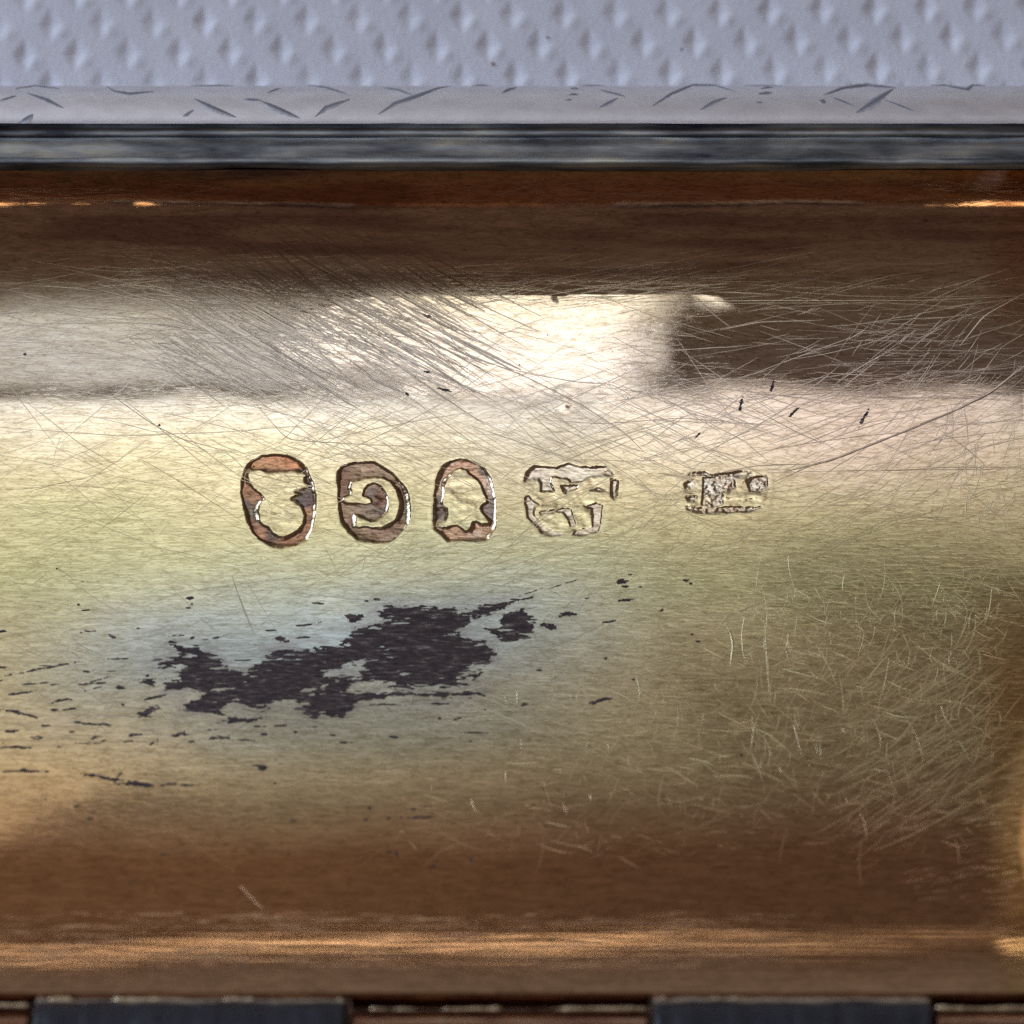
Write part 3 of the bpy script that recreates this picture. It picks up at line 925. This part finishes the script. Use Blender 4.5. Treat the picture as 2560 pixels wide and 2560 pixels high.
def fleck_field(x, y):
    f = np.full(x.shape, -1.0)
    for cx, cy, L, W, a in FLECKS:
        (wx,), (wy,) = pix_surf([cx], [cy])
        L_, W_ = L / 200, W / 200
        rr = L_ + 0.3
        i0, i1 = np.searchsorted(x[0], [wx - rr, wx + rr])
        j0, j1 = np.searchsorted(y[:, 0], [wy - rr, wy + rr])
        if i1 - i0 < 2 or j1 - j0 < 2:
            continue
        xs, ys = x[j0:j1, i0:i1], y[j0:j1, i0:i1]
        ca, sa = math.cos(math.radians(a)), math.sin(math.radians(a))
        u = (xs - wx) * ca + (ys - wy) * sa
        v = -(xs - wx) * sa + (ys - wy) * ca
        v = v + 0.25 * W_ * np.sin(u * 9 + cx)
        k = np.sqrt((u / L_) ** 2 + (v / W_) ** 2)
        fl = (0.85 - k) * W_ + 0.55 * W_ * N1.fbm(xs / 0.18 + cx, ys / 0.07, 3) + 0.75 * W_ * N2.fbm(xs / 0.08 + cx, ys / 0.028, 2)
        f[j0:j1, i0:i1] = np.maximum(f[j0:j1, i0:i1], fl)
    return f


def crust_mesh(name, fieldfn, x0, x1, y0, y1, h, label, stuff=False, minus=None):
    gx = np.arange(x0, x1, h)
    gy = np.arange(y0, y1, h)
    GX_, GY_ = np.meshgrid(gx, gy)
    fld = fieldfn(GX_, GY_)
    if minus is not None:
        fld = np.minimum(fld, -minus(GX_, GY_) - 0.01)
    v, f = marching(fld, gx, gy)
    z = surf(v[:, 0], v[:, 1])
    lift = 0.012 + 0.006 * N2.fbm(v[:, 0] / 0.2, v[:, 1] / 0.07, 2)
    o = mesh_obj(name, np.stack([v[:, 0], v[:, 1], z + lift], 1), f, CRUST, lid)
    o['label'] = label
    if stuff:
        o['kind'] = 'stuff'
    return o


crust_mesh('tarnish_patch', stain_field, -9.4, 1.2, -6.2, -1.2, 0.017, 'ragged blackish brown tarnish patch below the hallmarks')
crust_mesh('tarnish_and_ding_flecks', fleck_field, -13.5, 11.0, -12.5, 6.5, 0.018, 'scattered black tarnish flecks and streaks, with dings drawn as dark ticks', True, stain_field)

# ---- scratches: thousands of fine burrs with a rounded section
rng = np.random.default_rng(77)
SV, SF, STI = [], [], []
cnt = 0


def add_scratch(pts, w, tone=1.0, h=(0.08, 0.32)):
    """pts: x,y on the surface"""
    global cnt
    pts = np.asarray(pts, float)
    x, y = pts[:, 0], pts[:, 1]
    ok = (x > -13.6) & (x < 13.4) & (y > YB + 0.2) & (y < YT - 0.15)
    if ok.sum() < 3:
        return
    ii = np.clip(np.searchsorted(GX, x), 0, len(GX) - 1)
    jj = np.clip(np.searchsorted(GY, y), 0, len(GY) - 1)
    ok &= DZ[jj, ii] > -0.006
    if ok.sum() < 3:
        return
    i0 = np.argmax(ok)
    seg = np.nonzero(~ok[i0:])[0]
    i1 = i0 + (seg[0] if len(seg) else len(ok) - i0)
    if i1 - i0 < 3:
        return
    x, y = x[i0:i1], y[i0:i1]
    n = len(x)
    e = 0.02
    z = surf(x, y)
    nx = -(surf(x + e, y) - z) / e
    ny = -(surf(x, y + e) - z) / e
    N = np.stack([nx, ny, np.ones(n)], 1)
    N /= np.linalg.norm(N, axis=1)[:, None]
    ii = np.clip(np.searchsorted(GX, x), 1, len(GX) - 1)
    jj = np.clip(np.searchsorted(GY, y), 1, len(GY) - 1)
    z = z + np.maximum(np.maximum(DZ[jj, ii], DZ[jj - 1, ii - 1]), 0)
    P = np.stack([x, y, z], 1)
    T = np.gradient(P, axis=0)
    S = np.cross(N, T)
    S /= np.linalg.norm(S, axis=1)[:, None] + 1e-9
    prof = np.clip(np.sin(np.linspace(0.12, math.pi - 0.12, n)), 0, 1) ** 0.5
    ww = (w * prof * (0.75 + 0.5 * rng.random(n)))[:, None]
    hh = ww * rng.uniform(*h)
    base = 0.0012 + rng.random() * 0.002
    a = P - S * ww + N * base
    b = P + N * (base + hh)
    c = P + S * ww + N * base
    SV.append(np.stack([a, b, c], 1).reshape(-1, 3))
    SF.append(grid_faces(n, 3) + cnt)
    STI.append(np.repeat(tint_at(x, y) * tone, 3, axis=0))
    cnt += n * 3


def field_scratches(n, x0, x1, y0, y1, ang, spread, l0, l1, w0, w1, curve=0.15, tone=(0.85, 1.0), mask=None, h=(0.06, 0.25)):
    """region in picture coordinates, angle in degrees (positive rises to the right), lengths in mm"""
    px = rng.uniform(x0, x1, n)
    py = rng.uniform(y0, y1, n)
    wx, wy = pix_surf(px, py)
    for i in range(n):
        if mask is not None and rng.random() > mask(px[i], py[i]):
            continue
        if 1620 < px[i] < 1950 and 730 < py[i] < 975 and rng.random() < 0.6:
            continue
        L = l0 + (l1 - l0) * rng.random() ** 2
        a = math.radians(ang + spread * rng.normal())
        k = max(4, min(14, int(L / 0.22)))
        t = np.linspace(-0.5, 0.5, k) * L
        cv = curve * rng.normal()
        aa = a + cv * t / max(L, 0.5)
        jit = 0.004 * rng.normal(size=k)
        xs = wx[i] + np.cumsum(np.cos(aa)) * L / k - math.cos(a) * L / 2 - jit * np.sin(a)
        ys = wy[i] + np.cumsum(np.sin(aa)) * L / k - math.sin(a) * L / 2 + jit * np.cos(a)
        add_scratch(np.stack([xs, ys], 1), rng.uniform(w0, w1), rng.uniform(*tone), h)


# everyday wear over the whole dish
field_scratches(560, 0, 2560, 650, 1500, 4, 22, 0.5, 4.0, 0.004, 0.010)
field_scratches(260, 0, 2560, 1400, 2100, 3, 26, 0.5, 4.0, 0.003, 0.008)
field_scratches(420, 0, 2560, 450, 720, 1, 6, 0.5, 5.0, 0.003, 0.008, h=(0.2, 0.6))
# rubbed sweep in the upper left, running down to the right
field_scratches(620, 420, 1150, 640, 960, -27, 7, 0.8, 4.5, 0.004, 0.014, 0.1, (0.55, 0.95), h=(0.1, 0.45))
field_scratches(110, 560, 1180, 660, 960, -29, 4, 1.2, 4.5, 0.014, 0.034, 0.06, (0.5, 0.85), h=(0.08, 0.3))
field_scratches(380, 300, 1000, 570, 860, -10, 9, 0.5, 3.0, 0.004, 0.016, 0.2, (0.6, 1.0), h=(0.15, 0.5))
field_scratches(300, 0, 800, 680, 960, -4, 7, 0.6, 4.0, 0.004, 0.012, 0.1, h=(0.1, 0.4))
# dark upper right: long pale hairlines almost along the length
field_scratches(260, 1500, 2560, 620, 1000, 3, 9, 0.5, 5.0, 0.004, 0.011, 0.10, h=(0.15, 0.5))
field_scratches(420, 600, 1750, 610, 760, 3, 8, 0.5, 4.0, 0.004, 0.010, 0.12, h=(0.15, 0.5))
field_scratches(150, 2100, 2560, 800, 1250, 38, 14, 0.4, 3.0, 0.004, 0.010, 0.2)
field_scratches(90, 2330, 2560, 1050, 1350, 75, 15, 0.3, 1.6, 0.006, 0.014, 0.4)
# cross-hatching over the marks
field_scratches(240, 700, 2200, 960, 1420, 24, 10, 1.0, 6.0, 0.004, 0.011, 0.1, (0.75, 1.0), h=(0.08, 0.30))
field_scratches(260, 500, 1900, 960, 1300, -27, 8, 1.0, 7.0, 0.004, 0.011, 0.1, (0.75, 1.0), h=(0.08, 0.30))
field_scratches(760, 0, 2560, 1120, 1850, 6, 26, 0.4, 3.2, 0.003, 0.009, 0.2, (0.6, 1.1), h=(0.1, 0.4))
field_scratches(420, 1000, 2500, 1480, 2150, 25, 45, 0.2, 1.6, 0.004, 0.012, 0.4, (1.0, 1.25), h=(0.12, 0.4))
# right-hand side: short loops and nicks, every direction
field_scratches(330, 1850, 2500, 1440, 1900, 70, 35, 0.2, 1.7, 0.004, 0.012, 1.0, (0.95, 1.2), h=(0.12, 0.42))
field_scratches(130, 1300, 2300, 1700, 2050, 80, 30, 0.2, 1.0, 0.004, 0.012, 0.6, (0.95, 1.2), h=(0.12, 0.42))
field_scratches(230, 2100, 2480, 1650, 2080, 33, 9, 0.5, 3.0, 0.006, 0.020, 0.15, (0.95, 1.2), h=(0.12, 0.42))
field_scratches(420, 1500, 2500, 1450, 2050, 15, 30, 0.2, 1.6, 0.003, 0.009, 0.3, (0.95, 1.2), h=(0.12, 0.4))
field_scratches(70, 300, 2500, 520, 1000, 0, 60, 0.03, 0.09, 0.010, 0.022, 0.1, (1.0, 1.3), h=(0.2, 0.6))
field_scratches(90, 2250, 2540, 1950, 2250, 10, 6, 0.3, 1.4, 0.004, 0.012, 0.1, (0.95, 1.2), h=(0.12, 0.42))
# drawn-out lines on the hinge-side bend and the right end
field_scratches(420, 0, 1950, 2280, 2420, 1, 1.2, 0.3, 2.2, 0.005, 0.013, 0.03, (0.95, 1.25), h=(0.05, 0.35))
field_scratches(160, 2450, 2560, 1650, 2350, 2, 4, 0.3, 1.0, 0.004, 0.012, 0.05)
field_scratches(60, 0, 300, 470, 520, 0, 1.5, 0.5, 2.0, 0.006, 0.014, 0.03)
field_scratches(50, 2280, 2560, 440, 480, 3, 6, 0.4, 2.0, 0.006, 0.014, 0.1)
# single long scratches one can follow
LONG = [
    ([(1255, 918), (1330, 935), (1440, 955), (1530, 960), (1580, 990)], 0.014), ([(1150, 880), (1300, 935), (1450, 1010), (1560, 1080), (1610, 1130)], 0.014),
    ([(2360, 1040), (2220, 1095), (2080, 1150), (1960, 1180)], 0.022), ([(1920, 1182), (2150, 1176), (2560, 1172)], 0.010), ([(1880, 1020), (1990, 1080), (2060, 1110)], 0.012),
    ([(1280, 632), (1500, 628), (1700, 620)], 0.012), ([(1400, 580), (1750, 560), (1980, 545), (2180, 510), (2400, 485)], 0.010), ([(2230, 580), (2330, 552), (2390, 530)], 0.011),
    ([(1920, 590), (2050, 586), (2170, 588)], 0.010), ([(1360, 505), (1420, 525), (1490, 545)], 0.011), ([(2205, 590), (2250, 605)], 0.012), ([(1560, 755), (1900, 752), (2300, 752), (2560, 740)], 0.014),
    ([(1560, 764), (1900, 758), (2280, 758)], 0.009), ([(2560, 735), (2460, 790), (2400, 865)], 0.020), ([(2560, 915), (2480, 980), (2380, 1030), (2300, 1060)], 0.026), ([(2310, 740), (2360, 715), (2369, 685)], 0.013),
    ([(1530, 840), (1620, 890), (1740, 915)], 0.010), ([(1800, 825), (1900, 805), (2030, 802), (2060, 800)], 0.012), ([(1735, 740), (1800, 800), (1830, 820)], 0.016), ([(2460, 675), (2510, 700), (2560, 720)], 0.014),
    ([(100, 810), (300, 806), (420, 810)], 0.010), ([(0, 785), (60, 778)], 0.014), ([(510, 930), (560, 960), (640, 1000)], 0.016), ([(670, 900), (740, 945)], 0.013), ([(600, 870), (760, 930), (900, 960), (1000, 1000)], 0.011),
    ([(640, 1010), (700, 1080), (720, 1100), (920, 1112), (1100, 1118)], 0.012), ([(0, 1068), (300, 1090), (560, 1080), (800, 1060)], 0.011), ([(240, 960), (380, 1060), (520, 1130)], 0.010),
    ([(580, 1440), (600, 1500), (635, 1585)], 0.012), ([(350, 1520), (450, 1480), (640, 1455), (860, 1430)], 0.010), ([(600, 1528), (500, 1550), (440, 1590)], 0.010), ([(170, 1570), (190, 1610), (260, 1640)], 0.009),
    ([(740, 1482), (900, 1500), (1060, 1500)], 0.009), ([(1280, 1660), (1450, 1590), (1560, 1530)], 0.010), ([(1740, 1605), (1900, 1560), (2050, 1520), (2280, 1490)], 0.011), ([(1780, 1680), (1980, 1620), (2240, 1560)], 0.010),
    ([(1810, 1548), (1835, 1600), (1826, 1665)], 0.016), ([(1912, 1560), (1918, 1660), (1924, 1730)], 0.010), ([(2098, 1685), (2108, 1730), (2110, 1795)], 0.016), ([(2140, 1545), (2158, 1580), (2146, 1615)], 0.013), ([(2480, 1470), (2475, 1530), (2460, 1565)], 0.016),
    ([(2428, 1530), (2410, 1580), (2385, 1625)], 0.014), ([(2200, 1630), (2240, 1660), (2300, 1680)], 0.011), ([(1900, 1780), (1885, 1820), (1878, 1870)], 0.014), ([(1614, 1690), (1600, 1740), (1575, 1805)], 0.012), ([(1985, 1810), (2005, 1890)], 0.012),
    ([(2510, 1680), (2450, 1725), (2425, 1755)], 0.016), ([(2530, 1688), (2470, 1740), (2410, 1795)], 0.018), ([(2560, 1735), (2530, 1770), (2505, 1805)], 0.024), ([(2410, 1905), (2380, 1925), (2350, 1942)], 0.016), ([(2360, 1850), (2250, 1920), (2160, 1960)], 0.012),
    ([(2360, 1860), (2340, 1900), (2200, 1995)], 0.011), ([(1466, 2025), (1420, 2075), (1365, 2130)], 0.014), ([(2030, 1975), (2068, 2022)], 0.014), ([(1900, 2022), (1935, 2055)], 0.012), ([(1545, 2140), (1600, 2172)], 0.012), ([(1565, 1960), (1574, 1975)], 0.016),
    ([(600, 2215), (660, 2275)], 0.008), ([(2440, 1960), (2500, 1945), (2560, 1930)], 0.012), ([(2395, 2157), (2440, 2152)], 0.012), ([(2190, 1270), (2500, 1330), (2560, 1350)], 0.009), ([(1650, 1740), (1700, 1742), (1730, 1742)], 0.010),
    ([(1520, 1733), (1570, 1731), (1610, 1730)], 0.008), ([(1300, 1045), (1500, 1060), (1700, 1045), (1900, 1060)], 0.010), ([(1180, 1065), (1340, 1120), (1560, 1190)], 0.010), ([(860, 1130), (1010, 1060), (1100, 1010)], 0.009), ([(1040, 1190), (1110, 1230), (1180, 1280)], 0.010),
    ([(2060, 1150), (1900, 1220), (1700, 1290)], 0.009), ([(2480, 1220), (2300, 1290), (2000, 1390)], 0.008), ([(0, 1260), (220, 1300), (420, 1380)], 0.009), ([(60, 1000), (200, 1110), (320, 1180)], 0.009), ([(380, 553), (440, 556), (510, 558)], 0.014), ([(290, 550), (350, 548), (410, 540)], 0.009), ([(725, 545), (790, 543), (855, 541)], 0.011),
]
for pts, w in LONG:
    pts = np.array(pts, float)
    if len(pts) == 2:
        pts = np.array([pts[0], pts.mean(0), pts[1]])
    q = resample(pts, 14)
    for _ in range(2):
        q[1:-1] = 0.25 * q[:-2] + 0.5 * q[1:-1] + 0.25 * q[2:]
    wx, wy = pix_surf(q[:, 0], q[:, 1])
    add_scratch(np.stack([wx, wy], 1), w * (0.8 + 0.5 * rng.random()), 0.85, (0.15, 0.45))
scr = mesh_obj('scratches', np.concatenate(SV), np.concatenate(SF), SCR, lid, True, np.concatenate(STI))
scr['kind'] = 'stuff'
scr['label'] = 'fine hairline scratches crossing the gilt surface'

# ---- hinge along the near edge
HZ = float(np.mean(surf(np.linspace(-10, 10, 50), np.full(50, YB))))
hinge = bpy.data.objects.new('hinge', None)
sc.collection.objects.link(hinge)
hinge.parent = lid
AY, AZ = YB - 1.15, HZ - 0.28
strip = [(YB + 0.0, HZ - 0.004), (YB - 0.05, HZ - 0.02), (YB - 0.12, HZ - 0.10), (YB - 0.2, HZ - 0.3), (YB - 0.4, HZ - 0.7), (YB - 0.5, HZ - 1.6)]
sx = np.arange(XL, XR, 0.2)
SVV = np.zeros((len(strip), len(sx), 3))
for j, (y, z) in enumerate(strip):
    SVV[j, :, 0] = sx
    SVV[j, :, 1] = y + (0.012 * N1.fbm(sx / 0.7, sx * 0 + j, 3) if j else 0)
    SVV[j, :, 2] = z + (surf(sx, np.full(len(sx), YB)) - HZ) * max(0.0, 1 - j * 0.3)
mesh_obj('hinge_leaf', SVV, grid_faces(len(strip), len(sx))[:, ::-1].copy(), HGILT, hinge)


def knuckle(px0, px1, r, mat, seed, label):
    w = (np.array([0, AY, AZ]) - CAM) @ FWD
    x0, x1 = [(p - 1280) / 100 / DIST * w for p in (px0, px1)]
    L = x1 - x0
    n = max(8, int(L / 0.1))
    xs = np.concatenate([[0.0, 0.012], np.linspace(0.05, L - 0.05, n), [L - 0.012, L]])
    rs = np.concatenate([[0.0, r - 0.07], np.full(n, r), [r - 0.07, 0.0]])
    na = 40
    a = np.linspace(0, 2 * math.pi, na + 1)
    XX, AA = np.meshgrid(xs, a, indexing='ij')
    RR = rs[:, None] + np.where(rs[:, None] > 0.2, (0.05 if mat is KBLACK else 0.012) * N1.fbm(XX / 0.45 + seed * 9, np.sin(AA) * 2.5 + np.cos(AA) * 1.7 + 30, 4, 0.6), 0)
    Vv = np.stack([XX, RR * np.cos(AA), RR * np.sin(AA)], -1)
    o = mesh_obj('hinge_knuckle', Vv, grid_faces(len(xs), na + 1), mat, hinge)
    o.location = (x0, AY, AZ)
    o['label'] = label
    return o


knuckle(-1750, -820, 1.05, KBLACK, 5, 'blackened hinge knuckle')
knuckle(-815, 82, 0.74, HGILT, 1, 'gilt hinge knuckle at the left end of the near edge')
knuckle(88, 868, 1.03, KBLACK, 2, 'blackened hinge knuckle, left one')
knuckle(876, 1626, 0.72, HGILT, 3, 'gilt hinge knuckle between the two black ones')
knuckle(1632, 2326, 1.06, KBLACK, 4, 'blackened hinge knuckle, right one')
knuckle(2332, 2760, 0.75, HGILT, 6, 'gilt hinge knuckle at the right end of the near edge')

BRIGHT = simple('rubbed_highlight_edge', (0.80, 0.66, 0.42), 0.35, 0.75, ((3, 9, 9), 0.01),  # pale gilt for the beads that draw the hinge highlight
                ((1.5, 8, 8), [(0.34, (0.30, 0.20, 0.13)), (0.50, (0.70, 0.55, 0.34)), (0.65, (0.88, 0.76, 0.52))]))


def worn_highlight_edge(px0, px1, py, dy, r, seed, broken=0.0):
    """thin bright bead added along the hinge: highlight on gilt, rubbed edge on black knuckles"""
    y, z = YB - dy, HZ - 0.10
    for _ in range(30):
        _, q = project(np.array([0, y, z]))
        z += (q - py) / 100 * 0.5
    w = (np.array([0, y, z]) - CAM) @ FWD
    xs = np.arange((px0 - 1280) / 100 / DIST * w, (px1 - 1280) / 100 / DIST * w, 0.05)
    rr = 1.25 * r * (0.8 + 0.5 * N2.fbm(xs / 0.35 + seed * 7, xs * 0 + seed, 3))
    if broken:
        rr = rr * sstep(-broken, -broken + 0.25, N3.fbm(xs / 0.9 + seed * 13, xs * 0 + 2, 3) * -1)
    rr = np.maximum(rr, 0.004)
    rr[0] = rr[-1] = 0.002
    yy = y + 0.012 * N1.fbm(xs / 0.8 + seed, xs * 0, 2)
    a = np.linspace(0, 2 * math.pi, 13)
    Vv = np.stack([np.repeat(xs[:, None], 13, 1), yy[:, None] + rr[:, None] * np.cos(a), z + rr[:, None] * np.sin(a)], -1)
    return mesh_obj('worn_highlight_edge', Vv, grid_faces(len(xs), 13), BRIGHT, hinge)


worn_highlight_edge(-200, 80, 2514, 0.36, 0.055, 1)
worn_highlight_edge(120, 860, 2500, 0.17, 0.055, 2, 0.10)
worn_highlight_edge(925, 1625, 2523, 0.44, 0.055, 3, 0.45)
worn_highlight_edge(1650, 2310, 2496, 0.16, 0.06, 4, -0.05)
worn_highlight_edge(2336, 2640, 2522, 0.42, 0.07, 5)

# ------------------------------------------------------------------ crumbs on the paper


def on_paper(px, py):
    f = lambda x, y: np.full(np.shape(x), PZ)
    u = (px - 1280) / 100 / DIST
    v = (1280 - py) / 100 / DIST
    dz = FWD[2] + v * UP[2]
    t = (PZ - CAM[2]) / dz
    return t * u, CAM[1] + t * (FWD[1] + v * UP[1])


def crumb(px, py, r, col, label):
    x, y = on_paper(px, py)
    z = PZ + float(dimples(np.array([x]), np.array([y]))[0]) + 0.10 * float(N1.fbm(np.array([x / 5]), np.array([y / 5]), 2)[0])
    rr = np.random.default_rng(int(px))
    nu, nv = 9, 6
    vs, fs = [], []
    for j in range(nv):
        ph = math.pi * j / (nv - 1)
        for i in range(nu):
            th = 2 * math.pi * i / nu
            q = r * (0.75 + 0.5 * rr.random())
            vs.append((q * math.sin(ph) * math.cos(th), q * 1.2 * math.sin(ph) * math.sin(th), r * 0.8 + q * 0.8 * math.cos(ph)))
    for j in range(nv - 1):
        for i in range(nu):
            fs.append((j * nu + i, j * nu + (i + 1) % nu, (j + 1) * nu + (i + 1) % nu, (j + 1) * nu + i))
    o = mesh_obj('crumb', vs, fs, simple('crumb_' + str(int(px)), col, 0.7))
    o.location = (x, y, z)
    o['label'] = label
    o['category'] = 'crumb'


crumb(1232, 160, 0.038, (0.35, 0.12, 0.03), 'tiny orange crumb on the white paper above the case')
crumb(1368, 94, 0.026, (0.03, 0.03, 0.04), 'tiny dark speck on the paper, up and right of the orange crumb')
crumb(1703, 123, 0.024, (0.03, 0.03, 0.04), 'tiny dark speck on the paper, far right of the orange crumb')
